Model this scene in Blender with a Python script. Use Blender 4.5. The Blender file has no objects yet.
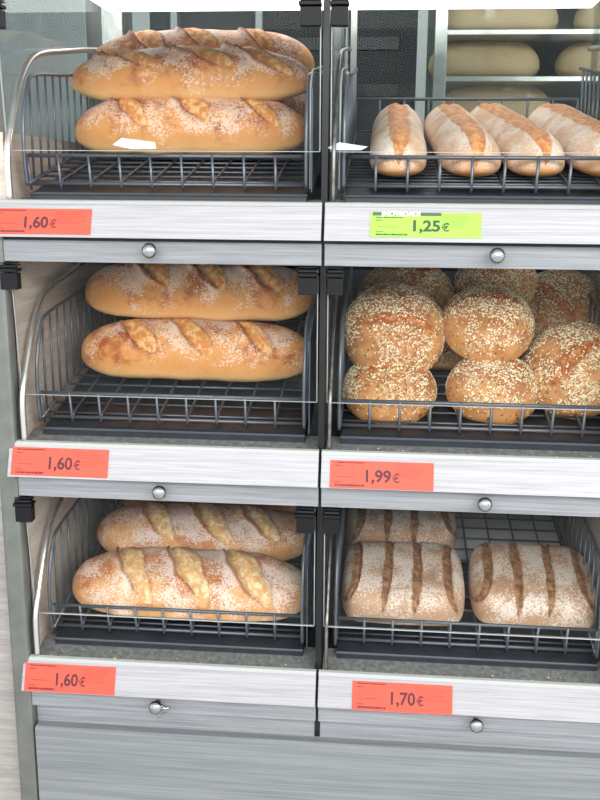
import bpy, bmesh, math, random
import numpy as np
from mathutils import Vector, Matrix, Euler, noise
random.seed(7)
S = bpy.context.scene
COL = S.collection
Z0 = 1.30            # height of the top row's price rail above the floor
H = 0.3765           # row pitch
HW = 0.5             # bay width
SL = 0.21            # slope of the wire shelves
TILT = math.atan(SL)
def ZR(r): return Z0 - r * H
def FZ(r, y): return ZR(r) + 0.026 + SL * (y - 0.05)

# ------------------------------------------------------------------ materials
def new_mat(name):
    m = bpy.data.materials.new(name); m.use_nodes = True
    nt = m.node_tree; nt.nodes.clear()
    return m, nt
def N(nt, t, **kw):
    n = nt.nodes.new(t)
    for k, v in kw.items():
        if k.startswith('i_'): n.inputs[k[2:].replace('_', ' ')].default_value = v
        else: setattr(n, k, v)
    return n
def c4(c):
    def f(x):
        x = x / 255.0
        return x / 12.92 if x <= .04045 else ((x + .055) / 1.055) ** 2.4
    return (f(c[0]), f(c[1]), f(c[2]), 1)
def plain(name, rgb, rough=.5, metal=0.0, spec=.5, bump=0, bscale=60, var=0.0):
    m, nt = new_mat(name)
    out = N(nt, 'ShaderNodeOutputMaterial'); b = N(nt, 'ShaderNodeBsdfPrincipled')
    nt.links.new(b.outputs[0], out.inputs[0])
    b.inputs['Base Color'].default_value = c4(rgb); b.inputs['Roughness'].default_value = rough
    b.inputs['Metallic'].default_value = metal; b.inputs['Specular IOR Level'].default_value = spec
    tc = N(nt, 'ShaderNodeTexCoord')
    nz = N(nt, 'ShaderNodeTexNoise'); nz.inputs['Scale'].default_value = bscale; nz.inputs['Detail'].default_value = 4
    nt.links.new(tc.outputs['Object'], nz.inputs['Vector'])
    if bump:
        bp = N(nt, 'ShaderNodeBump'); bp.inputs['Strength'].default_value = bump; bp.inputs['Distance'].default_value = .002
        nt.links.new(nz.outputs[0], bp.inputs['Height']); nt.links.new(bp.outputs[0], b.inputs['Normal'])
    if var:
        rp = N(nt, 'ShaderNodeValToRGB')
        c = c4(rgb); rp.color_ramp.elements[0].position = .35; rp.color_ramp.elements[1].position = .65
        rp.color_ramp.elements[0].color = (c[0]*(1-var), c[1]*(1-var), c[2]*(1-var), 1)
        rp.color_ramp.elements[1].color = (min(1, c[0]*(1+var)), min(1, c[1]*(1+var)), min(1, c[2]*(1+var)), 1)
        nt.links.new(nz.outputs[0], rp.inputs[0]); nt.links.new(rp.outputs[0], b.inputs['Base Color'])
    return m
def wood(name, dark, light, rough=.45, sc=(1.4, 26, 26), rot=(0, 0, 0), fine=9.0, coat=0.0):
    m, nt = new_mat(name)
    out = N(nt, 'ShaderNodeOutputMaterial'); b = N(nt, 'ShaderNodeBsdfPrincipled')
    nt.links.new(b.outputs[0], out.inputs[0]); b.inputs['Roughness'].default_value = rough
    b.inputs['Coat Weight'].default_value = coat
    tc = N(nt, 'ShaderNodeTexCoord'); mp = N(nt, 'ShaderNodeMapping')
    mp.inputs['Scale'].default_value = sc; mp.inputs['Rotation'].default_value = rot
    nt.links.new(tc.outputs['Object'], mp.inputs[0])
    n1 = N(nt, 'ShaderNodeTexNoise'); n1.inputs['Scale'].default_value = 2.0; n1.inputs['Detail'].default_value = 6; n1.inputs['Distortion'].default_value = .8
    n2 = N(nt, 'ShaderNodeTexNoise'); n2.inputs['Scale'].default_value = fine; n2.inputs['Detail'].default_value = 3
    nt.links.new(mp.outputs[0], n1.inputs[0]); nt.links.new(mp.outputs[0], n2.inputs[0])
    mx = N(nt, 'ShaderNodeMath', operation='MULTIPLY_ADD'); mx.inputs[1].default_value = .5
    hf = N(nt, 'ShaderNodeMath', operation='MULTIPLY'); hf.inputs[1].default_value = .5
    nt.links.new(n2.outputs[0], hf.inputs[0]); nt.links.new(n1.outputs[0], mx.inputs[0]); nt.links.new(hf.outputs[0], mx.inputs[2])
    rp = N(nt, 'ShaderNodeValToRGB'); rp.color_ramp.elements[0].position = .38; rp.color_ramp.elements[1].position = .62
    rp.color_ramp.elements[0].color = c4(dark); rp.color_ramp.elements[1].color = c4(light)
    nt.links.new(mx.outputs[0], rp.inputs[0]); nt.links.new(rp.outputs[0], b.inputs['Base Color'])
    bp = N(nt, 'ShaderNodeBump'); bp.inputs['Strength'].default_value = .15; bp.inputs['Distance'].default_value = .001
    nt.links.new(mx.outputs[0], bp.inputs['Height']); nt.links.new(bp.outputs[0], b.inputs['Normal'])
    return m
def clear(name, tint=(245, 248, 248), refl=1.0, rough=.02):
    m, nt = new_mat(name)
    out = N(nt, 'ShaderNodeOutputMaterial')
    t = N(nt, 'ShaderNodeBsdfTransparent'); t.inputs[0].default_value = c4(tint)
    g = N(nt, 'ShaderNodeBsdfGlossy'); g.inputs['Roughness'].default_value = rough
    f = N(nt, 'ShaderNodeFresnel'); f.inputs[0].default_value = 1.45
    k = N(nt, 'ShaderNodeMath', operation='MULTIPLY'); k.inputs[1].default_value = refl
    nt.links.new(f.outputs[0], k.inputs[0])
    mx = N(nt, 'ShaderNodeMixShader')
    nt.links.new(k.outputs[0], mx.inputs[0]); nt.links.new(t.outputs[0], mx.inputs[1]); nt.links.new(g.outputs[0], mx.inputs[2])
    nt.links.new(mx.outputs[0], out.inputs[0])
    return m
def emit(name, rgb, s):
    m, nt = new_mat(name)
    out = N(nt, 'ShaderNodeOutputMaterial'); e = N(nt, 'ShaderNodeEmission')
    e.inputs[0].default_value = c4(rgb); e.inputs[1].default_value = s
    nt.links.new(e.outputs[0], out.inputs[0]); return m

def mathn(nt, op, a, b=None, clampv=False):
    n = N(nt, 'ShaderNodeMath', operation=op); n.use_clamp = clampv
    for i, x in enumerate((a, b)):
        if x is None: continue
        if isinstance(x, (int, float)): n.inputs[i].default_value = x
        else: nt.links.new(x, n.inputs[i])
    return n.outputs[0]
def mixc(nt, fac, a, b):
    n = N(nt, 'ShaderNodeMix', data_type='RGBA')
    if isinstance(fac, (int, float)): n.inputs[0].default_value = fac
    else: nt.links.new(fac, n.inputs[0])
    for i, x in ((6, a), (7, b)):
        if isinstance(x, tuple): n.inputs[i].default_value = x
        else: nt.links.new(x, n.inputs[i])
    return n.outputs[2]
def smooth(nt, v, lo, hi):
    n = N(nt, 'ShaderNodeMapRange', interpolation_type='SMOOTHSTEP')
    n.inputs['From Min'].default_value = lo; n.inputs['From Max'].default_value = hi
    nt.links.new(v, n.inputs['Value']); return n.outputs[0]
def crust(name, brown, gold, low, score, flour_amt=.5, flour_sc=230, flourcol=(246, 236, 226), scoredark=None, speck=None, rimamt=.75, flmix=.8, topw=.12):
    m, nt = new_mat(name)
    out = N(nt, 'ShaderNodeOutputMaterial'); b = N(nt, 'ShaderNodeBsdfPrincipled')
    nt.links.new(b.outputs[0], out.inputs[0]); b.inputs['Roughness'].default_value = .55
    b.inputs['Specular IOR Level'].default_value = .35
    tc = N(nt, 'ShaderNodeTexCoord'); oi = N(nt, 'ShaderNodeObjectInfo')
    ad = N(nt, 'ShaderNodeVectorMath', operation='ADD'); sc = N(nt, 'ShaderNodeVectorMath', operation='SCALE')
    sc.inputs[0].default_value = (3.1, 1.7, 2.3); nt.links.new(oi.outputs['Random'], sc.inputs['Scale'])
    nt.links.new(tc.outputs['Object'], ad.inputs[0]); nt.links.new(sc.outputs[0], ad.inputs[1]); V = ad.outputs[0]
    def noi(s, d=3, dist=0):
        n = N(nt, 'ShaderNodeTexNoise'); n.inputs['Scale'].default_value = s; n.inputs['Detail'].default_value = d
        n.inputs['Distortion'].default_value = dist; nt.links.new(V, n.inputs['Vector']); return n.outputs[0]
    asc = N(nt, 'ShaderNodeAttribute', attribute_name='score').outputs['Fac']
    atop = N(nt, 'ShaderNodeAttribute', attribute_name='top').outputs['Fac']
    lo = noi(16, 4, .4); hi = noi(flour_sc, 3); mid = noi(55, 5, .5)
    # base: golden low down, baked brown on top, blotched
    tb = mathn(nt, 'ADD', mathn(nt, 'MULTIPLY', atop, .55), mathn(nt, 'MULTIPLY', mathn(nt, 'SUBTRACT', lo, .5), 1.9))
    tb = mathn(nt, 'ADD', tb, mathn(nt, 'MULTIPLY', mathn(nt, 'SUBTRACT', mid, .5), 1.5))
    col = mixc(nt, smooth(nt, tb, .1, .75), c4(gold), c4(brown))
    col = mixc(nt, smooth(nt, atop, .15, -.5), col, c4(low))
    # flour dust
    fl = mathn(nt, 'ADD', mathn(nt, 'MULTIPLY', hi, 1.0), mathn(nt, 'MULTIPLY', mathn(nt, 'SUBTRACT', noi(22, 3, .3), .5), .9))
    fl = mathn(nt, 'ADD', fl, mathn(nt, 'MULTIPLY', atop, topw))
    fl = mathn(nt, 'ADD', fl, mathn(nt, 'MULTIPLY', asc, -.35))
    flm = smooth(nt, fl, .80 - flour_amt * .35, 1.0 - flour_amt * .35)
    col2 = mixc(nt, mathn(nt, 'MULTIPLY', flm, flmix), col, c4(flourcol))
    arim = N(nt, 'ShaderNodeAttribute', attribute_name='rim').outputs['Fac']
    col2 = mixc(nt, mathn(nt, 'MULTIPLY', smooth(nt, arim, .2, .9), rimamt), col2, c4((brown[0]*.80, brown[1]*.68, brown[2]*.6)))
    # opened score
    sn = noi(90, 5, .6)
    sd = c4(scoredark) if scoredark else c4((score[0]*.80, score[1]*.66, score[2]*.5))
    scol = mixc(nt, smooth(nt, sn, .42, .62), sd, c4(score))
    col3 = mixc(nt, smooth(nt, asc, .2, .7), col2, scol)
    if speck:
        col3 = mixc(nt, smooth(nt, noi(160, 2), .63, .68), col3, c4(speck))
    nt.links.new(col3, b.inputs['Base Color'])
    bp = N(nt, 'ShaderNodeBump'); bp.inputs['Strength'].default_value = .8; bp.inputs['Distance'].default_value = .0022
    hh = mathn(nt, 'ADD', mathn(nt, 'MULTIPLY', mid, .7), mathn(nt, 'MULTIPLY', hi, .35))
    hh = mathn(nt, 'ADD', hh, mathn(nt, 'MULTIPLY', mathn(nt, 'MULTIPLY', sn, asc), 1.3))
    nt.links.new(hh, bp.inputs['Height']); nt.links.new(bp.outputs[0], b.inputs['Normal'])
    b.inputs['Subsurface Weight'].default_value = 0.0
    return m

M = {}
M['rail'] = wood('whitewashed_wood', (143, 143, 147), (170, 169, 173), .5, sc=(1.5, 110, 110), coat=.1)
M['strip'] = wood('grey_wood_strip', (114, 118, 123), (146, 149, 152), .65, sc=(1.3, 90, 90))
M['kick'] = wood('grey_wood_panel', (106, 111, 114), (130, 134, 136), .65, sc=(.9, 60, 60))
M['taupe'] = wood('taupe_wood', (184, 168, 156), (212, 198, 186), .5, sc=(6, 1.4, 22), rot=(.55, 0, 0))
M['neigh'] = wood('beige_grey_wood', (138, 134, 131), (162, 158, 153), .5, sc=(3, 3, 30))
M['post'] = plain('satin_grey_metal', (112, 115, 110), .45, .5, var=.12, bscale=30)
M['alu'] = plain('brushed_aluminium', (205, 203, 200), .35, .8, var=.1, bscale=50)
M['steel'] = plain('scuffed_steel', (120, 118, 114), .35, .85, var=.35, bscale=70)
M['darkpost'] = plain('dark_anodised_metal', (32, 33, 35), .35, .5)
M['wire'] = plain('dark_grey_wire', (98, 103, 110), .34, .5)
M['tube'] = plain('satin_tube', (205, 203, 200), .25, .85)
M['tray'] = plain('black_tray', (40, 45, 52), .4, 0, .6, var=.2, bscale=40)
M['lip'] = plain('dusty_grey_shelf', (116, 119, 117), .5, .2, var=.25, bscale=120)
M['white'] = plain('white_plate', (225, 224, 228), .35)
M['black'] = plain('black_plastic', (10, 12, 16), .5, 0, .25)
M['knob'] = plain('chrome', (172, 173, 176), .16, 1.0)
M['clear'] = clear('clear_acrylic', (251, 253, 253), .3)
M['glass'] = clear('tinted_glass', (216, 222, 220), .25)
M['edge'] = plain('pale_acrylic_edge', (160, 164, 162), .25)
M['slate'] = plain('slate_blue_plate', (58, 68, 82), .3)
M['orange'] = plain('orange_label', (222, 76, 54), .55)
M['green'] = plain('green_label', (146, 198, 68), .5)
M['ink'] = plain('dark_ink', (76, 28, 36), .6)
M['inkg'] = plain('dark_green_ink', (52, 74, 48), .6)
M['band'] = plain('dark_band', (70, 92, 66), .6)
M['lime'] = plain('lime_lettering', (226, 250, 190), .6)
M['crumb'] = plain('crumb', (216, 190, 150), .8)
M['reflection'] = plain('pale_blue_painted_reflection', (186, 208, 226), .3)  # pale blue stands in for lamps mirrored in the acrylic
M['machine'] = plain('dark_machine', (48, 53, 55), .9, 0, var=.25, bscale=5)
M['machine2'] = plain('grey_machine', (150, 154, 156), .35, .3, var=.1, bscale=6)
M['green_wall'] = plain('dark_green_panel', (46, 78, 70), .4, var=.2, bscale=8)
M['wallm'] = plain('pale_wall', (214, 214, 212), .7)
M['floorm'] = plain('grey_floor_tile', (196, 195, 192), .4, var=.1, bscale=4)
M['paper'] = plain('white_paper', (238, 238, 236), .8)
M['cream'] = plain('cream_board', (232, 214, 184), .7)
M['lamp'] = emit('lamp_diffuser', (255, 253, 250), 3.5)
M['baguette'] = crust('baked_crust', (168, 86, 38), (220, 148, 80), (236, 190, 130), (238, 188, 128), .56, 300, (244, 224, 208), scoredark=(212, 136, 72), flmix=.62, topw=.26)
M['country'] = crust('floury_crust', (188, 112, 62), (224, 164, 108), (228, 182, 134), (242, 212, 168), .84, 330, (246, 232, 222), scoredark=(224, 170, 112), flmix=.68)
M['wheat'] = crust('pale_wheat_crust', (206, 162, 126), (214, 176, 142), (218, 156, 92), (222, 158, 100), .84, 420, (238, 224, 212), scoredark=(190, 118, 66), rimamt=.1)
M['rye'] = crust('rye_crust', (176, 134, 104), (194, 152, 120), (204, 160, 120), (170, 124, 88), .86, 300, (240, 230, 220), scoredark=(124, 84, 58), rimamt=.3, flmix=.62)
M['bun'] = crust('seeded_crust', (176, 112, 64), (206, 148, 92), (220, 160, 92), (206, 134, 76), .30, 300, (226, 200, 170), speck=(120, 74, 42))
M['dough'] = crust('pale_dough', (196, 164, 122), (212, 184, 142), (206, 180, 140), (200, 170, 128), .3, 14)
M['seed'] = plain('cream_seed', (244, 226, 190), .5, var=.2, bscale=90)
M['seedd'] = plain('brown_seed', (140, 98, 62), .5)

# ------------------------------------------------------------------ object helpers
def link(name, me, mat=None, parent=None, smoothf=False):
    o = bpy.data.objects.new(name, me); COL.objects.link(o)
    if mat is not None and me is not None and not me.materials: me.materials.append(mat)
    if parent: o.parent = parent
    if smoothf: me.polygons.foreach_set('use_smooth', [True] * len(me.polygons))
    return o
def fin(name, bm, mat, parent=None, smoothf=False, bevel=0):
    me = bpy.data.meshes.new(name); bmesh.ops.recalc_face_normals(bm, faces=bm.faces); bm.to_mesh(me); bm.free()
    o = link(name, me, mat, parent, smoothf)
    if bevel:
        md = o.modifiers.new('bev', 'BEVEL'); md.width = bevel; md.segments = 2; md.limit_method = 'ANGLE'
    return o
def thing(name, label, cat, loc=(0, 0, 0), group=None):
    o = bpy.data.objects.new(name, None); COL.objects.link(o); o.location = loc; o.empty_display_size = .05
    o['label'] = label; o['category'] = cat
    if group: o['group'] = group
    return o
def tag(o, label, cat, group=None):
    o['label'] = label; o['category'] = cat
    if group: o['group'] = group
    return o
def struct(o): o['kind'] = 'structure'; return o
def box(bm, x0, x1, y0, y1, z0, z1):
    v = [bm.verts.new(p) for p in ((x0,y0,z0),(x1,y0,z0),(x1,y1,z0),(x0,y1,z0),(x0,y0,z1),(x1,y0,z1),(x1,y1,z1),(x0,y1,z1))]
    for f in ((0,3,2,1),(4,5,6,7),(0,1,5,4),(1,2,6,5),(2,3,7,6),(3,0,4,7)): bm.faces.new([v[i] for i in f])
def prism_x(bm, prof, x0, x1):
    a = [bm.verts.new((x0, y, z)) for y, z in prof]; b = [bm.verts.new((x1, y, z)) for y, z in prof]
    n = len(prof)
    bm.faces.new(a); bm.faces.new(b[::-1])
    for i in range(n): bm.faces.new((a[i], b[i], b[(i+1) % n], a[(i+1) % n]))
def tube(bm, pts, r, seg=8, cap=True):
    pts = [Vector(p) for p in pts]; rings = []
    prev = None
    for i, p in enumerate(pts):
        if i == 0: d = pts[1] - p
        elif i == len(pts) - 1: d = p - pts[-2]
        else: d = (pts[i+1] - pts[i-1])
        d.normalize()
        if prev is None:
            a = d.orthogonal().normalized()
        else:
            a = (prev - d * prev.dot(d)).normalized()
        prev = a; b = d.cross(a)
        rings.append([bm.verts.new(p + r * (math.cos(t) * a + math.sin(t) * b)) for t in [2*math.pi*k/seg for k in range(seg)]])
    for i in range(len(rings) - 1):
        for k in range(seg): bm.faces.new((rings[i][k], rings[i][(k+1) % seg], rings[i+1][(k+1) % seg], rings[i+1][k]))
    if cap: bm.faces.new(rings[0][::-1]); bm.faces.new(rings[-1])
def spline(pts, n=6):
    P = [Vector(p) for p in pts]; out = []
    for i in range(len(P) - 1):
        p0 = P[max(i-1, 0)]; p1 = P[i]; p2 = P[i+1]; p3 = P[min(i+2, len(P)-1)]
        for k in range(n):
            t = k / n
            out.append(.5 * ((2*p1) + (p2-p0)*t + (2*p0-5*p1+4*p2-p3)*t*t + (3*p1-p0-3*p2+p3)*t**3))
    out.append(P[-1]); return out
def copy_tree(o, parent=None):
    c = o.copy(); COL.objects.link(c)
    if parent: c.parent = parent
    for ch in list(o.children): copy_tree(ch, c)
    return c
def lathe(bm, prof, axis='y', seg=20, origin=(0, 0, 0)):
    o = Vector(origin); rings = []
    for r, h in prof:
        ring = []
        for k in range(seg):
            t = 2*math.pi*k/seg
            ring.append(bm.verts.new(o + (Vector((r*math.cos(t), h, r*math.sin(t))) if axis == 'y' else Vector((r*math.cos(t), r*math.sin(t), h)))))
        rings.append(ring)
    for i in range(len(rings)-1):
        for k in range(seg): bm.faces.new((rings[i][k], rings[i][(k+1)%seg], rings[i+1][(k+1)%seg], rings[i+1][k]))
    bm.faces.new(rings[0][::-1]); bm.faces.new(rings[-1])

# ------------------------------------------------------------------ loaves
def smst(x): x = min(1, max(0, x)); return x*x*(3-2*x)
def loaf_mesh(name, mat, L, W, Hh, p=2.6, q=2.0, ey=1.0, ez=1.0, zc=.36, scores=(), lump=.06, NS=150, NT=88, seed=0, bend=0.0, Rk=.5, ripple=.0012):
    me = bpy.data.meshes.new(name)
    verts = []; sc_at = []; top_at = []; rim_at = []
    off = Vector((seed*3.7, seed*1.3, seed*5.1))
    R = Rk * (W/2 + Hh * .8)
    zcen = zc * Hh
    for i in range(NS + 1):
        s = -math.cos(math.pi * i / NS)
        s = max(-.9999, min(.9999, s))
        r = (1 - abs(s)**p) ** (1/q)
        X = s * L / 2
        wl = 1 + lump * 1.2 * noise.noise(Vector((X*9, 0, 0)) + off)
        for j in range(NT):
            th = 2*math.pi*j/NT
            c, sn = math.cos(th), math.sin(th)
            y = W/2 * r * wl * math.copysign(abs(c)**ey, c)
            if sn >= 0: z = (Hh - zcen) * r * abs(sn)**ez
            else: z = -zcen * min(1, r*1.15) * abs(sn)**.55 if r > .02 else 0
            P = Vector((X, y, z))
            nrm = Vector((X/(L*L)*W*.9 if r < .6 else 0, c/W*2, (sn/(Hh*.65)))); nrm.normalize()
            d = lump * W * (.35*noise.noise(P*16 + off) + .16*noise.noise(P*38 + off)) * min(1, r*1.5)
            msk = 0.0; rim = 0.0
            if sn > -.35 and scores:
                Y = (th if th < 1.5*math.pi else th - 2*math.pi)
                Yarc = -(Y - math.pi/2) * R * 1.15      # +Y side of the loaf is negative arc: front = -y = positive
                for S_ in scores:
                    dx = X - S_['cx']; dy = Yarc - S_.get('cy', 0)
                    ca, sa = math.cos(S_['ang']), math.sin(S_['ang'])
                    a = dx*ca + dy*sa; b = -dx*sa + dy*ca
                    b += S_.get('wob', .004)*noise.noise(Vector((a*45, b*20, seed)) + off) + S_.get('curve', 0)*a*a
                    k = 1 - (a/S_['la'])**2
                    if k <= 0.0: continue
                    w = S_['w'] * (k**S_.get('kp', .5)) * (1 + .25*noise.noise(Vector((a*30, seed, S_['cx']*9))))
                    t = b / w
                    fade = min(1, k*2.2)
                    m = smst((1.08 - abs(t)) / .22)
                    msk = max(msk, m * fade**.3)
                    rim = max(rim, fade*(math.exp(-((t + 1.15)/.22)**2) + .7*math.exp(-((t - 1.2)/.2)**2)))
                    ear = S_.get('ear', .006) * math.exp(-((t + 1.12)/.30)**2) * fade
                    ear2 = S_.get('ear', .006) * .35 * math.exp(-((t - 1.15)/.30)**2) * fade
                    dep = -S_.get('dep', .004) * math.exp(-((t + .62)/.42)**2) * fade
                    bul = S_.get('bul', .003) * math.exp(-((t - .25)/.5)**2) * fade
                    rip = ripple * m * noise.noise(P*130 + off)
                    d += ear + ear2 + dep + bul + rip
            P = P + nrm * d
            P.z += zcen
            P.y += bend * (s*s - .4)
            if sn < 0: P.z = max(P.z, 0.0005*abs(c))
            verts.append(P); sc_at.append(msk); rim_at.append(rim); top_at.append(sn * min(1, r*1.3) + (0 if sn > 0 else 0))
    faces = []
    for i in range(NS):
        for j in range(NT):
            a = i*NT + j; b = i*NT + (j+1) % NT
            faces.append((a, b, b + NT, a + NT))
    faces.append(tuple(range(NT))[::-1]); faces.append(tuple(range(NS*NT, (NS+1)*NT)))
    me.from_pydata(verts, [], faces)
    for nm, dat in (('score', sc_at), ('top', top_at), ('rim', rim_at)):
        at = me.attributes.new(nm, 'FLOAT', 'POINT'); at.data.foreach_set('value', dat)
    bm = bmesh.new(); bm.from_mesh(me); bmesh.ops.recalc_face_normals(bm, faces=bm.faces); bm.to_mesh(me); bm.free()
    me.polygons.foreach_set('use_smooth', [True]*len(me.polygons))
    me.materials.append(mat)
    return me
def put(o, x, y, z, yaw=0, tilt=TILT, roll=0):
    o.matrix_world = Matrix.Translation((x, y, z)) @ Matrix.Rotation(tilt, 4, 'X') @ Matrix.Rotation(roll, 4, 'Y') @ Matrix.Rotation(yaw, 4, 'Z')
    return o

D = math.radians
def diag(xs, ang=52, la=.075, w=.017, cy=.01, **k): return [dict(cx=x, cy=cy + random.uniform(-.004, .004), ang=D(ang + random.uniform(-5, 5)), la=la*random.uniform(.9, 1.1), w=w*random.uniform(.85, 1.2), **k) for x in xs]
bagA = loaf_mesh('crusty_loaf_a', M['baguette'], .412, .13, .098, p=3.6, q=2.1, scores=diag([-.10, .01, .125], -56, .070, .017, ear=.010, dep=.006, cy=-.040), seed=1)
bagB = loaf_mesh('crusty_loaf_b', M['baguette'], .430, .13, .088, p=3.2, lump=.075, scores=diag([-.11, .02, .12], -38, .085, .018, ear=.013, dep=.007, cy=-.034), seed=2)
bagC = loaf_mesh('crusty_loaf_c', M['baguette'], .425, .13, .100, p=3.6, q=2.1, scores=diag([-.095, .0, .11], -56, .068, .017, ear=.009, dep=.006, cy=-.038), seed=3)
bagD = loaf_mesh('crusty_loaf_d', M['baguette'], .425, .13, .104, p=3.6, q=2.1, scores=diag([-.08, .02, .115], -58, .072, .018, ear=.009, dep=.006, cy=-.030), seed=4)
couA = loaf_mesh('floury_loaf_a', M['country'], .435, .165, .082, zc=.22, p=3.8, q=2.1, scores=diag([-.10, .0, .105], -62, .10, .019, ear=.008, dep=.005, cy=-.012, bul=.004), seed=5)
couB = loaf_mesh('floury_loaf_b', M['country'], .425, .155, .086, p=3.6, q=2.1, scores=diag([-.09, .015, .11], -60, .085, .017, ear=.006, dep=.004, cy=-.015, bul=.003), seed=6)

G1 = 'long crusty loaves in the top left basket'
def loaf_obj(me, name, label, x, y, z, yaw=0, tilt=TILT, roll=0, group=None, cat='loaf of bread'):
    o = link(name, me); tag(o, label, cat, group); put(o, x, y, z, yaw, tilt, roll); return o
loaf_obj(bagA, 'crusty_loaf', 'lower crusty long loaf at the front in the top left basket, resting on the wires', -.253, .292, FZ(0, .292)+.001, D(0), group=G1)
loaf_obj(bagB, 'crusty_loaf', 'upper front crusty long loaf stacked in the top left basket, its right end tapering', -.256, .312, FZ(0, .312)+.088, D(-1), group=G1)
loaf_obj(bagC, 'crusty_loaf', 'rear loaf in the top left basket, only its bumpy top showing', -.262, .455, FZ(0, .455)+.098, D(1), group=G1)
loaf_obj(bagD, 'crusty_loaf', 'rear lower loaf in the top left basket, only its right end showing between two loaves', -.245, .450, FZ(0, .450)+.002, D(0), group=G1)
G2 = 'long crusty loaves in the middle left basket'
loaf_obj(bagC, 'crusty_loaf', 'lower dusted long loaf with three cuts in the middle left basket', -.240, .248, FZ(1, .248)+.001, D(-1), group=G2)
loaf_obj(bagD, 'crusty_loaf', 'upper dusted long loaf lying on another in the middle left basket', -.242, .293, FZ(1, .293)+.092, D(-1), group=G2)
G3 = 'floury long loaves in the bottom left basket'
loaf_obj(couA, 'floury_loaf', 'front floury loaf with wide pale cuts against the bottom left basket wires', -.240, .155, FZ(2, .155)+.002, D(-1), group=G3)
loaf_obj(couB, 'floury_loaf', 'middle floury loaf in the bottom left basket, behind the front one', -.243, .308, FZ(2, .308)+.002, D(0), group=G3)
loaf_obj(bagC, 'floury_loaf', 'rearmost loaf in the bottom left basket, a sliver showing under the drawer strip', -.225, .43, FZ(2, .43)+.002, D(0), group=G3)

# pale batards, running front to back
def bat(seed, wd=.092):
    return loaf_mesh('wheat_baton_%d' % seed, M['wheat'], .45, wd, .064, p=7.0, q=2.4, scores=[dict(cx=0, cy=.002*(seed-20), ang=D(random.uniform(-2, 2)), la=.30, w=.021, kp=.2, wob=.003, ear=.004, dep=.001, bul=.003)], seed=seed, lump=.05, ripple=.002)
G4 = 'wheat batons in the top right basket'
bm_ = [bat(20), bat(21, .095), bat(22)]
for me, x, y, yaw, lb in ((bm_[0], .108, .292, 90, 'leftmost wheat baton in the top right basket, pointing straight back'),
                      (bm_[1], .212, .293, 93, 'second wheat baton from the left in the top right basket, slightly slanted'),
                      (bm_[2], .299, .295, 97, 'third wheat baton from the left in the top right basket, with a pinched middle'),
                      (bm_[1], .409, .298, 95, 'rightmost wheat baton in the top right basket, partly cut by the picture edge')):
    loaf_obj(me, 'wheat_baton', lb, x, y, FZ(0, y)+.002, D(yaw), group=G4)

# rye blocks
def rye(seed): return loaf_mesh('rye_loaf_%d' % seed, M['rye'], .216, .194, .075, p=7.5, q=2.8, ey=.62, ez=.55, zc=.32,
    scores=[dict(cx=x + random.uniform(-.003, .003), cy=0, ang=D(90 + random.uniform(-3, 3)), la=.17, w=.0075, wob=.0015, ear=.003, dep=.0035, bul=0, curve=cv) for x, cv in ((-.080, -.8), (-.028, 0), (.024, 0), (.078, .8))], seed=seed, lump=.03, Rk=.62)
G5 = 'scored rye loaves in the bottom right basket'
rA, rB, rC = rye(31), rye(32), rye(33)
loaf_obj(rA, 'rye_loaf', 'front left rye loaf with floury stripes in the bottom right basket', .140, .182, FZ(2, .182)+.002, D(0), group=G5, cat='rye loaf')
loaf_obj(rB, 'rye_loaf', 'front right rye loaf with a deep crack along its right side', .366, .190, FZ(2, .190)+.002, D(-1), group=G5, cat='rye loaf')
loaf_obj(rC, 'rye_loaf', 'rear rye loaf in the bottom right basket, half hidden by the loaf in front', .138, .385, FZ(2, .385)+.002, D(1), group=G5, cat='rye loaf')

# seeded rolls
def seeds_for(me, n, seed, nd=.25):
    rnd = random.Random(seed)
    me.calc_loop_triangles()
    tris = []; cum = []; tot = 0
    sc = me.attributes['score'].data; tp = me.attributes['top'].data
    for t in me.loop_triangles:
        if t.area < 1e-12: continue
        c = t.center
        tt = tp[t.vertices[0]].value
        if tt < -.25: continue
        tris.append(t); tot += t.area; cum.append(tot)
    import bisect
    V = []; F = []; MI = []
    k = 0; tries = 0
    while k < n and tries < n*8:
        tries += 1
        t = tris[min(len(tris)-1, bisect.bisect(cum, rnd.random()*tot))]
        vi = t.vertices; a, b, c = (me.vertices[i].co for i in vi)
        u, w = rnd.random(), rnd.random()
        if u + w > 1: u, w = 1-u, 1-w
        P = a + (b-a)*u + (c-a)*w
        dens = 1.0
        if sc[vi[0]].value > .4: dens *= .22
        tt = tp[vi[0]].value
        if P.y < -.02 and tt < .45: dens *= .25
        if tt < .1: dens *= .4
        dens *= min(1, max(.12, .75 + 2.2*noise.noise(P*26 + Vector((seed, 0, 0)))))
        if rnd.random() > dens: continue
        nrm = t.normal; tg = nrm.orthogonal().normalized()
        tg = Matrix.Rotation(rnd.random()*6.283, 3, nrm) @ tg; bt = nrm.cross(tg)
        tg = (tg + nrm*rnd.uniform(-.3, .3)).normalized()
        l = rnd.uniform(.0017, .0026); ww = l*.56; h = .0010
        o = len(V); P = P + nrm*.0003
        V += [P+tg*l, P+bt*ww, P-tg*l, P-bt*ww, P+nrm*h, P-nrm*h]
        fs = [(0,1,4),(1,2,4),(2,3,4),(3,0,4),(1,0,5),(2,1,5),(3,2,5),(0,3,5)]
        F += [tuple(o+i for i in f) for f in fs]
        MI += [1 if rnd.random() < nd else 0]*8
        k += 1
    sm = bpy.data.meshes.new('seed_topping'); sm.from_pydata(V, [], F)
    sm.materials.append(M['seed']); sm.materials.append(M['seedd'])
    sm.polygons.foreach_set('material_index', MI); return sm
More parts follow.
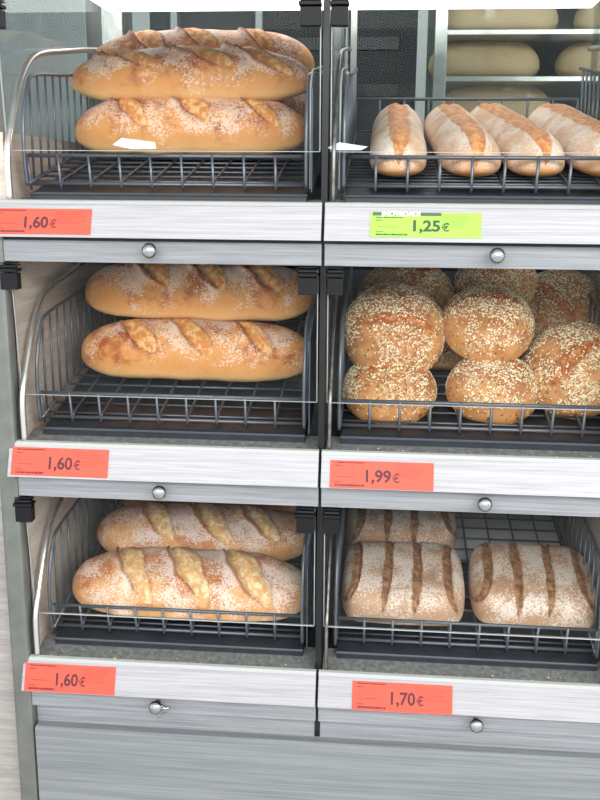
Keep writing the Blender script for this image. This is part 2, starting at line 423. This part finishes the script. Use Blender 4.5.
def roll_proto(seed, W=.165, ln=.160, h=.085, ang=8, cy=.0):
    me = loaf_mesh('seeded_roll_%d' % seed, M['bun'], ln, W, h, p=2.15, q=2.0, zc=.34, scores=[dict(cx=0, cy=cy, ang=D(ang), la=.066, w=.013, ear=.006, dep=.003, bul=.002, curve=4.0)], seed=seed, lump=.035, NS=90, NT=80, Rk=.6)
    return me, seeds_for(me, 2300, seed)
rp = [roll_proto(41, ang=12, cy=-.005), roll_proto(42, ang=-10, cy=.02, h=.09), roll_proto(43, W=.17, ln=.165, ang=20, cy=-.012)]
G6 = 'seeded round rolls piled in the middle right basket'
ROLLS = [  # proto, x, y(centre), z above row datum (centre), tilt, roll, yaw, scale, label
 (0, .105, .165, .072, 22, 0, 5, 1.0, 'bottom left seeded roll at the front, under a larger roll'),
 (1, .279, .172, .074, 20, 0, -6, .98, 'bottom centre seeded roll behind the basket wires, with another roll on top'),
 (2, .415, .190, .108, 42, -14, 25, 1.08, 'large right seeded roll leaning against the pile, facing the front wires'),
 (0, .112, .200, .164, 54, 6, -12, 1.10, 'upper left seeded roll with a curved bare crease across its middle'),
 (1, .270, .215, .178, 34, 0, 4, .98, 'upper centre seeded roll with a smooth bare front, topmost in front'),
 (2, .135, .360, .205, 38, 0, 40, 1.08, 'rear left seeded roll behind the upper left roll'),
 (1, .300, .370, .232, 28, 0, 180, .97, 'rear centre glossy orange roll just under the drawer strip'),
 (0, .410, .352, .188, 50, -10, -60, 1.02, 'rear right seeded roll above the large right one'),
 (2, .200, .350, .118, 12, 0, 80, .95, 'hidden middle seeded roll between the front pairs, low in the pile'),
]
for pi, x, y, z, ti, ro, ya, s, lb in ROLLS:
    me, sm = rp[pi]
    o = link('seeded_roll', me); tag(o, lb, 'bread roll', G6)
    Mx = Matrix.Translation((x, y, ZR(1)+z)) @ Matrix.Rotation(D(ti), 4, 'X') @ Matrix.Rotation(D(ro), 4, 'Y') @ Matrix.Rotation(D(ya), 4, 'Z') @ Matrix.Scale(s, 4) @ Matrix.Translation((0, 0, -.040))
    o.matrix_world = Mx
    c = link('seed_topping', sm, None, o); c['kind'] = 'stuff'

# ------------------------------------------------------------------ wire baskets
def side_profile():
    pts = spline([(0, .054, .022), (0, .048, .075), (0, .054, .125), (0, .078, .172), (0, .115, .192), (0, .30, .212), (0, .552, .250)], 6)
    return pts
def basket(row, x0, x1, label, cross=.038, group='wire baskets on the sloping shelves'):
    t = thing('wire_basket', label, 'wire basket', ((x0+x1)/2, .06, ZR(row)+.02), group)
    ox, oy, oz = t.location
    def L(x, y, z): return (x-ox, y-oy, z+ZR(row)-oz)
    def fz(y): return .026 + SL*(y-.05)
    r = .0021; rt = .0031
    # floor grid
    bm = bmesh.new()
    n = round((x1-x0)/.0485)
    for i in range(1, n):
        x = x0 + (x1-x0)*i/n
        tube(bm, [L(x, .073, fz(.073)-.004), L(x, .08, fz(.08)-.001), L(x, .55, fz(.55)-.001)], r, 6)
    y = .085
    while y < .55:
        tube(bm, [L(x0, y, fz(y)-.0045), L(x1, y, fz(y)-.0045)], r, 6); y += cross
    for x in (x0, x1): tube(bm, [L(x, .06, fz(.06)-.003), L(x, .55, fz(.55)-.003)], rt, 8)
    fin('floor_grid', bm, M['wire'], t, True)
    # front
    bm = bmesh.new()
    tube(bm, [L(x0, .062, .0675), L(x1, .062, .0675)], rt, 8)
    tube(bm, [L(x0, .071, .025), L(x1, .071, .025)], rt, 8)
    for i in range(0, n+1):
        x = x0 + (x1-x0)*i/n
        tube(bm, [L(x, .060, .069), L(x, .069, .024), L(x, .072, .016)], r*1.15, 6)
    fin('front_grille', bm, M['wire'], t, True)
    # rear
    bm = bmesh.new()
    zb = fz(.55)
    tube(bm, [L(x0, .552, zb+.062), L(x1, .552, zb+.062)], rt, 8)
    tube(bm, [L(x0, .552, zb), L(x1, .552, zb)], rt, 8)
    for i in range(0, n+1):
        x = x0 + (x1-x0)*i/n
        tube(bm, [L(x, .551, zb-.002), L(x, .551, zb+.062)], r, 6)
    fin('rear_grille', bm, M['wire'], t, True)
    for x in (x0, x1):
        bm = bmesh.new()
        pf = side_profile()
        tube(bm, [L(x, p.y, p.z) for p in pf], rt, 8)
        y = .085
        while y < .55:
            # top height at y
            zt = None
            for a, b in zip(pf[:-1], pf[1:]):
                if a.y <= y <= b.y: zt = a.z + (b.z-a.z)*(y-a.y)/(b.y-a.y+1e-9)
            if zt: tube(bm, [L(x, y, fz(y)-.003), L(x, y, zt)], r, 6)
            y += .036
        fin('side_grille', bm, M['wire'], t, True)
    return t
ROWN = ('top', 'middle', 'bottom')
for r in range(3):
    lb = {0: 'dark wire basket at top left holding stacked long crusty loaves',
          1: 'dark wire basket at middle left holding two long loaves',
          2: 'dark wire basket at bottom left holding floury loaves'}[r]
    basket(r, -.465, -.030, lb)
    lb = {0: 'dark wire basket at top right holding four wheat batons',
          1: 'dark wire basket at middle right piled with seeded rolls',
          2: 'dark wire basket at bottom right holding rye loaves'}[r]
    basket(r, .026, .458, lb, cross=.024 if r == 0 else .038)

# ------------------------------------------------------------------ the cabinet
cab = thing('bread_display_cabinet', 'tall grey wood and glass self service bread cabinet with six open compartments', 'display cabinet', (0, .3, 0))
co = Vector(cab.location)
def cbox(name, mat, x0, x1, y0, y1, z0, z1, parent=None, bevel=0):
    bm = bmesh.new(); pc = co if (parent is None or parent is cab) else co
    box(bm, x0-co.x, x1-co.x, y0-co.y, y1-co.y, z0-co.z, z1-co.z)
    return fin(name, bm, mat, parent or cab, False, bevel)
TOPZ = Z0 + .285
BACK = .60
# sides
cbox('side_panel', M['taupe'], -.500, -.486, .020, BACK+.02, .05, Z0+.10)
cbox('side_panel', M['taupe'], .483, .500, .006, BACK+.02, .05, Z0-.075)
cbox('side_glass', M['glass'], -.492, -.487, .006, BACK, Z0+.10, Z0+.44)
cbox('side_glass', M['glass'], .487, .492, .006, BACK, Z0-.075, Z0+.44)
cbox('corner_post', M['post'], -.519, -.486, -.004, .030, 0.0, Z0-.03, bevel=.006)
cbox('corner_post', M['post'], .503, .519, -.004, .030, 0.0, Z0+.30, bevel=.006)
# centre divider
cbox('divider', M['steel'], -.0035, .0035, .031, BACK, .42, Z0-.04)
cbox('divider', M['glass'], -.002, .002, .031, BACK, Z0-.04, Z0+.36)
cbox('centre_post', M['darkpost'], -.0045, .0045, .013, .030, .42, Z0+.30)
# back
cbox('back_panel', M['tray'], -.5, .5, BACK, BACK+.015, .05, Z0-.09)
cbox('back_glass', M['glass'], -.5, .5, BACK+.004, BACK+.009, Z0-.09, Z0+.44)
for x0, x1 in ((-.497, -.455), (-.026, -.002), (.012, .024)):
    cbox('back_mullion', M['alu'], x0, x1, BACK-.006, BACK+.02, Z0-.09, Z0+.44)
cbox('top_panel', M['alu'], -.52, .52, .0, BACK+.02, Z0+.44, Z0+.46)
cbox('header', M['strip'], -.5, .5, -.004, .012, Z0+.288, Z0+.44)
# shelves, trays
for r in range(3):
    z = ZR(r)
    for sx, (x0, x1) in enumerate(((-.483, -.0065), (.0065, .483))):
        bm = bmesh.new()
        prism_x(bm, [(.0-co.y, z-.014), (.075-co.y, z+.004), (.075-co.y, z+.000), (.0-co.y, z-.020)], x0, x1)
        fin('shelf_lip', bm, M['lip'], cab)
        bm = bmesh.new()
        m_ = .022
        xa, xb = x0+m_, x1-m_
        f = lambda y: z + .006 + SL*(y-.05)
        prism_x(bm, [(.052-co.y, f(.052)+.004), (.595-co.y, f(.595)), (.595-co.y, f(.595)-.008), (.052-co.y, f(.052)-.012)], xa, xb)
        tr = fin('crumb_tray', bm, M['tray'], cab, False, .0015)
        bm = bmesh.new()
        tube(bm, [(xa, .050-co.y, f(.05)+.004), (xb, .050-co.y, f(.05)+.004)], .0022, 6)
        fin('tray_edge', bm, M['wire'], tr)
        if r == 2 and sx == 1:
            bm = bmesh.new()
            prism_x(bm, [(.33-co.y, f(.33)+.004), (.59-co.y, f(.59)+.003), (.59-co.y, f(.59)+.001), (.33-co.y, f(.33)+.001)], xa+.005, xb-.005)
            fin('white_plate', bm, M['white'], cab)
        # slots in the lip
        if r == 2:
            bm = bmesh.new(); x = x0 + .045
            while x < x1 - .03:
                prism_x(bm, [(.016-co.y, z-.0098), (.022-co.y, z-.0083), (.022-co.y, z-.0090), (.016-co.y, z-.0105)], x, x+.030); x += .046
            fin('lip_slot', bm, M['black'], cab)
# price rails and drawers
def knob_bm(bm, x, y, z):
    lathe(bm, [(.0001, .0), (.0045, 0), (.0045, -.009), (.009, -.012), (.0115, -.017), (.0105, -.022), (.006, -.0255), (.0001, -.0265)], 'y', 20, (x, y, z))
# fine offsets (rails of the two columns do not sit exactly level)
DZ = {(0, 0): 0.0, (0, 1): 0.0, (1, 0): 0.0, (1, 1): 0.0, (2, 0): 0.0, (2, 1): 0.0}
RAIL = {}
for r in range(3):
    for sx, (x0, x1) in enumerate(((-.497, -.0022), (.0022, .497))):
        z = ZR(r) + DZ[(r, sx)]
        bm = bmesh.new()
        yo = co.y
        prism_x(bm, [(0-yo, z), (.004-yo, z+.001), (.012-yo, z-.002), (.004-yo, z-.020), (-.010-yo, z-.051), (-.020-yo, z-.053)], x0, x1)
        rail = fin('price_rail', bm, M['rail'], cab, False, .0008)
        bm = bmesh.new()
        prism_x(bm, [(-.0005-yo, z+.0004), (.005-yo, z+.0018), (.005-yo, z+.0005), (.0-yo, z-.0045), (-.003-yo, z-.0048)], x0, x1)
        fin('rail_edge', bm, M['edge'], rail)
        bm = bmesh.new()
        box(bm, x0+(.004 if sx == 0 else 0), x1, .0-yo, .012-yo, z-.091, z-.058)
        dr = fin('crumb_drawer', bm, M['strip'], cab, False, .0012)
        bm = bmesh.new()
        kx = {0: (-.257, .252), 1: (-.252, .254), 2: (-.268, .260)}[r][sx]
        knob_bm(bm, kx, -yo, z - .071)
        fin('knob', bm, M['knob'], dr, True)
        if r == 2 and sx == 0:   # bent clip hanging at the broken knob
            bm = bmesh.new()
            tube(bm, spline([(kx+.008, -.016-yo, z-.066), (kx+.016, -.021-yo, z-.069), (kx+.018, -.02-yo, z-.077), (kx+.010, -.018-yo, z-.083), (kx+.004, -.017-yo, z-.09)], 4), .002, 6)
            tube(bm, [(kx+.008, -.02-yo, z-.071), (kx+.024, -.02-yo, z-.069)], .0024, 6)
            fin('bent_clip', bm, M['knob'], dr, True)
        # dark seam behind
        bm = bmesh.new(); box(bm, x0, x1, .004-yo, .014-yo, z-.060, z-.018); fin('seam', bm, M['darkpost'], cab)
# base
bm = bmesh.new(); box(bm, -.485, .497, .0145-co.y, .024-co.y, ZR(2)-.135, ZR(2)-.093); fin('shadow_gap_panel', bm, M['strip'], cab)
bm = bmesh.new()
prism_x(bm, [(-.006-co.y, ZR(2)-.132), (-.002-co.y, ZR(2)-.128), (.014-co.y, ZR(2)-.128), (.014-co.y, .05), (-.006-co.y, .05)], -.483, .497)
fin('kick_panel', bm, M['kick'], cab, False, .001)
# flap doors, hinges
def hinge(x0, x1, z, par=None):
    bm = bmesh.new()
    box(bm, x0-co.x, x1-co.x, -.007-co.y, .010-co.y, z+.243, z+.268)
    box(bm, x0-.002-co.x, x1+.001-co.x, -.010-co.y, .012-co.y, z+.270, z+.275)
    for zz in (.279, .2825): box(bm, x0-.001-co.x, x1-co.x, -.006-co.y, .012-co.y, z+zz, z+zz+.0015)
    tube(bm, [(x0-co.x, -.004-co.y, z+.2775), (x1-co.x, -.004-co.y, z+.2775)], .0035, 8)
    return bm
for r in range(3):
    z = ZR(r)
    for sx, (x0, x1) in enumerate(((-.481, -.008), (.008, .481))):
        eb = .0009 if r < 2 else .0018
        zb = {0: .074, 1: .073, 2: .071}[r]
        bm = bmesh.new()
        prism_x(bm, [(.006-co.y, z+.28), (.010-co.y, z+.28), (.018-co.y, z+.18), (.026-co.y, z+zb), (.023-co.y, z+zb), (.0145-co.y, z+.18)], x0, x1)
        d = fin('flap_door', bm, M['clear'], cab)
        bm = bmesh.new()
        prism_x(bm, [(.0225-co.y, z+zb), (.0265-co.y, z+zb), (.0265-co.y, z+zb-eb), (.0225-co.y, z+zb-eb)], x0, x1)
        for x in (x0, x1):
            prism_x(bm, [(.006-co.y, z+.28), (.010-co.y, z+.28), (.018-co.y, z+.18), (.026-co.y, z+zb), (.023-co.y, z+zb), (.0145-co.y, z+.18)], x-.0008, x+.0008)
        fin('pane_edge', bm, M['edge'], d)
        for hx0, hx1 in ((-.493, -.466), (-.036, -.0075)) if sx == 0 else ((.0075, .031), (.462, .493)):
            fin('hinge', hinge(hx0, hx1, z), M['black'], d, False, .0008)
        if r == 0:  # top flaps: lamp reflection modelled as a thin pale blue patch
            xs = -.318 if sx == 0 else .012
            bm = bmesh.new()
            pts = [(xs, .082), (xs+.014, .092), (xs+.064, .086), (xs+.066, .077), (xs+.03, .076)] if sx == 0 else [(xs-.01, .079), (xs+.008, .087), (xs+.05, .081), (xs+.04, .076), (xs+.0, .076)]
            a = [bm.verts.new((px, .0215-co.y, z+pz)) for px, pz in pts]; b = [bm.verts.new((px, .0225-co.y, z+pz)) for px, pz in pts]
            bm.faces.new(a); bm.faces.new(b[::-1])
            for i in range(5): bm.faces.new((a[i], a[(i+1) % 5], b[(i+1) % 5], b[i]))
            fin('painted_reflection', bm, M['reflection'], d)['label'] = 'pale blue painted patch for a lamp reflection'
# curved guide tubes
TP = [(-.001, .000), (0, .07), (.022, .112), (.06, .171), (.10, .208), (.156, .230), (.265, .248), (.40, .268), (.545, .286)]
for r in range(3):
    for x in (-.475, .0135, .474):
        bm = bmesh.new()
        tube(bm, spline([(x, y+.030-co.y if False else y+.008-co.y, zz+ZR(r)) for y, zz in TP], 6), .0052 if abs(x) > .1 else .003, 10)
        fin('guide_tube', bm, M['tube'] if abs(x) > .1 else M['steel'], cab, True)
# clear side guards next to the top baskets
for x in (-.0245, .0195):
    bm = bmesh.new()
    prof = [(.055, .02), (.05, .17), (.09, .195), (.30, .225), (.30, .08)]
    prism_x(bm, [(y-co.y, zz+Z0) for y, zz in prof], x-.001, x+.001)
    g = fin('side_guard', bm, M['clear'], cab)
    bm = bmesh.new(); tube(bm, [(x, y-co.y, zz+Z0) for y, zz in prof[:4]], .0016, 6); fin('guard_edge', bm, M['edge'], g, True)
for r in range(3):
    bm = bmesh.new()
    prof = [(.045, .015), (.045, .165), (.085, .185), (.55, .245), (.55, .12)]
    prism_x(bm, [(y-co.y, zz+ZR(r)) for y, zz in prof], -.0225, -.0205)
    fin('basket_stop_plate', bm, M['slate'], cab)
# lamp in the cabinet roof
bm = bmesh.new(); box(bm, -.48, .48, .40-co.y, .585-co.y, Z0+.385, Z0+.438); fin('lamp_housing', bm, M['alu'], cab)
bm = bmesh.new(); box(bm, -.475, .475, .41-co.y, .575-co.y, Z0+.363, Z0+.385); fin('lamp_diffuser', bm, M['lamp'], cab)

# crumbs on the lips
bm = bmesh.new()
for r in range(3):
    for k in range(150):
        x = random.uniform(-.47, .47)
        if abs(x) < .01: continue
        y = random.uniform(.006, .048); z = ZR(r) - .014 + y*.24
        s = random.uniform(.0005, .0014) * (1.8 if random.random() < .08 else 1)
        v = [bm.verts.new((x+s*dx*random.uniform(.5, 1.5), y+s*dy*random.uniform(.5, 1.5), z+s*dz)) for dx, dy, dz in ((1,0,.3),(0,1,.3),(-1,0,.3),(0,-1,.3),(0,0,1.1),(0,0,-.2))]
        for f in ((0,1,4),(1,2,4),(2,3,4),(3,0,4),(1,0,5),(2,1,5),(3,2,5),(0,3,5)): bm.faces.new([v[i] for i in f])
cr = fin('crumbs', bm, M['crumb']); cr['kind'] = 'stuff'; tag(cr, 'pale bread crumbs scattered along the shelf lips under the baskets', 'crumbs')

# ------------------------------------------------------------------ price labels
def text_mesh(body, size, name, mat, parent, offset=.0, sx=1.0, loc=(0, 0, 0)):
    cu = bpy.data.curves.new(name, 'FONT'); cu.body = body; cu.size = size; cu.offset = offset; cu.resolution_u = 4
    tmp = bpy.data.objects.new(name, cu); COL.objects.link(tmp)
    dg = bpy.context.evaluated_depsgraph_get(); dg.update()
    me = bpy.data.meshes.new_from_object(tmp.evaluated_get(dg)); bpy.data.objects.remove(tmp)
    me.transform(Matrix.Diagonal((sx, 1, 1, 1)))
    me.materials.clear(); me.materials.append(mat)
    o = bpy.data.objects.new(name, me); COL.objects.link(o); o.parent = parent; o.location = loc
    return o
def price_label(row, sx, x0, x1, zt, zb, price, label, green=False, px=.42, head='barra'):
    z = ZR(row)
    # face of the rail runs from (y 0, z 0) to (y -.020, z -.053)
    d = Vector((0, .020, .053)).normalized(); n = Vector((0, -.053, .020)).normalized()
    h = (zt - zb) / d.z; w = x1 - x0
    org = Vector((x0, 0, z)) + d*((zb) / d.z) + n*.0012
    root = bpy.data.objects.new('price_label', None); COL.objects.link(root); root.empty_display_size = .02
    tag(root, label, 'price label', 'price labels on the rails')
    R_ = Matrix(((1, 0, 0), (0, d.y, n.y), (0, d.z, n.z))).to_4x4()
    root.matrix_world = Matrix.Translation(org) @ R_
    bm = bmesh.new(); box(bm, 0, w, 0, h, -.0006, 0)
    fin('card', bm, M['green'] if green else M['orange'], root)
    ink = M['inkg'] if green else M['ink']
    a, b = price
    t1 = text_mesh(a, h*.60, 'price_text', ink, root, .0008, 1.0, (w*px, h*.26, .0002))
    xs_ = [v.co.x for v in t1.data.vertices]; k_ = w*.245 / (max(xs_) - min(xs_))
    t1.data.transform(Matrix.Diagonal((k_, 1, 1, 1)))
    xe = w*px + max(xs_)*k_
    t2 = text_mesh('\u20ac', h*.44, 'euro_sign', ink, root, .0004, 1.0, (0, h*.26, .0002))
    xs_ = [v.co.x for v in t2.data.vertices]; k_ = w*.07 / (max(xs_) - min(xs_))
    t2.data.transform(Matrix.Diagonal((k_, 1, 1, 1))); t2.location.x = xe + w*.012 - min(xs_)*k_
    # fine print, too small to read: rows of short strokes
    rnd = random.Random(row*7+sx)
    bm = bmesh.new()
    def row_dashes(xa, xb, yy, hh, gap=.35):
        x = xa
        while x < xb:
            l = rnd.uniform(.0006, .0032); l = min(l, xb-x)
            box(bm, x, x+l, yy, yy+hh, .0001, .0003); x += l + rnd.uniform(.0004, .0009)
    row_dashes(w*.05, w*(.30 if green else .34), h*(.76 if green else .90), h*.05)
    row_dashes(w*.05, w*.11, h*(.66 if green else .79), h*.035)
    row_dashes(w*.07, w*.24, h*.40, h*.022)
    row_dashes(w*.05, w*.12, h*.20, h*.035)
    row_dashes(w*.05, w*.34, h*.07, h*.075)
    fin('small_print', bm, ink, root)
    bm = bmesh.new()
    for k in range(6): row_dashes(w*.64, w*rnd.uniform(.84, .97), h*(.86-.085*k), h*.012)
    fin('fine_print', bm, ink, root)
    if green:
        bm = bmesh.new(); box(bm, w*.02, w*.64, h*.86, h*.995, .0001, .0003); fin('header_band', bm, M['band'], root)
        text_mesh('\u00a1NOVEDAD!', h*.24, 'header_text', M['lime'], root, .0006, 1.15, (w*.1, h*.855, .0005))
price_label(0, 0, -.497, -.345, -.012, -.049, ('1,60', 1.42), 'orange 1,60 euro price label at top left, cut by the picture edge', px=.30)
price_label(0, 1, .069, .228, -.012, -.047, ('1,25', 1.42), 'bright green 1,25 euro price label below the wheat batons', True, px=.36)
price_label(1, 0, -.491, -.334, -.008, -.050, ('1,60', 1.32), 'orange 1,60 euro price label below the two long loaves, middle left', px=.36)
price_label(1, 1, .016, .175, -.012, -.052, ('1,99', 1.32), 'orange 1,99 euro price label below the seeded rolls', px=.32)
price_label(2, 0, -.492, -.337, -.009, -.052, ('1,60', 1.32), 'orange 1,60 euro price label at bottom left, above the broken knob', px=.32)
price_label(2, 1, .058, .220, -.010, -.053, ('1,70', 1.32), 'orange 1,70 euro price label below the rye loaves', px=.36)

# ------------------------------------------------------------------ bakery room behind the glass
rack = thing('bakery_rack', 'steel rack with shelves of pale loaves seen through the back glass', 'rack', (.6, 1.3, 0))
def rbox(name, mat, x0, x1, y0, y1, z0, z1):
    bm = bmesh.new(); box(bm, x0-.6, x1-.6, y0-1.3, y1-1.3, z0, z1); return fin(name, bm, mat, rack, False, .001)
for x in (.200, 1.15): rbox('upright', M['alu'], x, x+.030, 1.05, 1.085, 0, Z0+.75)
for x in (.26, 1.15): rbox('upright', M['alu'], x, x+.030, 1.49, 1.555, 0, Z0+.75)
SHZ = [-.06, .075, .185, .292, .401, .54, .66]
for zz in [-.9, -.7, -.5, -.3] + SHZ:
    rbox('back_sheet', M['green_wall'], .2, 1.18, 1.53, 1.54, Z0-.2, Z0+.75) if zz == -.9 else None
    rbox('shelf', M['alu'], .222, 1.155, 1.07, 1.52, Z0+zz-.012, Z0+zz)
dough = loaf_mesh('pale_loaf_mesh', M['dough'], .285, .14, .104, p=3.2, scores=[dict(cx=.02, cy=.0, ang=D(25), la=.09, w=.006, ear=.003, dep=.003, bul=0)], seed=51, NS=60, NT=40)
DL = [(.375, .401, 'left pale loaf on the upper rack shelf behind the glass'), (.70, .401, 'right pale loaf on the upper rack shelf, at the picture edge'),
      (.335, .292, 'left pale loaf on the lower rack shelf behind the glass'), (.66, .292, 'dark edged pale loaf on the lower rack shelf, behind the basket side'),
      (.37, .185, 'pale loaf low on the rack, seen just above the rear basket rail')]
for x, zz, lb in DL:
    o = link('pale_loaf', dough); tag(o, lb, 'loaf of bread', 'pale loaves on the bakery rack'); o.location = (x, 1.20, Z0+zz+.001)
# machine left and centre
ov = thing('bakery_oven', 'dark grey glazed bakery oven standing behind the cabinet', 'oven', (-.2, 1.8, 0))
def obox(name, mat, x0, x1, y0, y1, z0, z1):
    bm = bmesh.new(); box(bm, x0+.2, x1+.2, y0-1.8, y1-1.8, z0, z1); return fin(name, bm, mat, ov, False, .003)
obox('body', M['machine'], -.62, .17, 1.5, 2.1, 0, Z0+.95)
for x in (-.55, -.30, -.05): obox('door_bar', M['machine2'], x, x+.022, 1.46, 1.502, Z0-.2, Z0+.8)
for k in range(4): obox('vent', M['darkpost'], -.5, .12, 1.492, 1.503, Z0+.02+k*.13, Z0+.06+k*.13)
cu = thing('white_counter', 'pale grey tall counter unit seen at the upper left through the glass', 'counter', (-1.0, 1.5, 0))
bm = bmesh.new(); box(bm, -.35, .25, -.2, .3, 0, Z0+.62); fin('body', bm, M['machine2'], cu, False, .004)
bm = bmesh.new(); box(bm, -.33, .23, -.206, -.2, Z0-.25, Z0+.04); fin('dark_panel', bm, M['machine'], cu)
bm = bmesh.new(); box(bm, -.10, .45, -.40, -.2, Z0+.035, Z0+.055); fin('ledge', bm, M['darkpost'], cu)
pp = tag(fin('paper_sheet', (lambda b: (box(b, -.84, -.73, 1.22, 1.285, Z0+.055, Z0+.085), b)[1])(bmesh.new()), M['paper']), 'white papers on a ledge behind the glass at left', 'paper')

# neighbouring unit, room
nb = tag(fin('neighbouring_cabinet', (lambda b: (box(b, -1.4, -.524, .02, .62, 0.0, Z0-.05), b)[1])(bmesh.new()), M['neigh']), 'beige grey wood side of the neighbouring unit at far left', 'cabinet')
def sbox(name, mat, x0, x1, y0, y1, z0, z1):
    bm = bmesh.new(); box(bm, x0, x1, y0, y1, z0, z1); return struct(fin(name, bm, mat))
sbox('floor', M['floorm'], -4, 4, -4.5, 3.2, -.05, 0)
sbox('ceiling', M['wallm'], -4, 4, -4.5, 3.2, 3.02, 3.1)
sbox('wall_back', M['wallm'], -4, 4, 3.2, 3.3, 0, 3.0)

# ------------------------------------------------------------------ light
w = bpy.data.worlds.new('World'); S.world = w; w.use_nodes = True
bg = w.node_tree.nodes['Background']; bg.inputs[0].default_value = (.93, .96, 1.0, 1); bg.inputs[1].default_value = 1.9
def area(name, loc, rot, sx, sy, e, col=(1, 1, 1)):
    l = bpy.data.lights.new(name, 'AREA'); l.shape = 'RECTANGLE'; l.size = sx; l.size_y = sy; l.energy = e; l.color = col
    o = bpy.data.objects.new(name, l); COL.objects.link(o); o.location = loc; o.rotation_euler = rot; return o
area('ceiling_light', (.2, -2.2, 2.9), (D(42), 0, 0), 3.0, 1.0, 8, (1, .985, .96))
area('aisle_fill', (0, -3.3, 2.55), (D(66), 0, 0), 4.2, 0.8, 125, (1, .99, .975))  # added frontal fill, brightens the compartments; no lamp seen here
area('aisle_fill', (2.6, -2.4, 2.5), (D(62), 0, D(48)), 2.4, 0.8, 70, (1, .99, .975))  # second added fill from the right, lifts the dark left inner wall
area('bakery_light', (.2, 2.0, 2.8), (0, 0, 0), 2.0, 1.0, 25)
S.view_settings.view_transform = 'Standard'; S.view_settings.look = 'None'; S.view_settings.gamma = 1
S.view_settings.exposure = -0.15

# ------------------------------------------------------------------ camera
cam = bpy.data.cameras.new('Camera'); cam.sensor_fit = 'VERTICAL'; cam.sensor_height = 32.0; cam.lens = 930.37 / 800 * 32.0
cam.clip_start = .01
oc = bpy.data.objects.new('Camera', cam); COL.objects.link(oc); S.camera = oc
yaw, pitch, rol = .0873, -.2268, .008
f = Vector((-math.sin(yaw)*math.cos(pitch), math.cos(yaw)*math.cos(pitch), math.sin(pitch)))
r_ = Vector((math.cos(yaw), math.sin(yaw), 0)); u_ = r_.cross(f)
r2 = r_*math.cos(rol) + u_*math.sin(rol); u2 = -r_*math.sin(rol) + u_*math.cos(rol)
mw = Matrix((( r2.x, u2.x, -f.x, .089), (r2.y, u2.y, -f.y, -1.3861), (r2.z, u2.z, -f.z, Z0+.0254), (0, 0, 0, 1)))
oc.matrix_world = mw
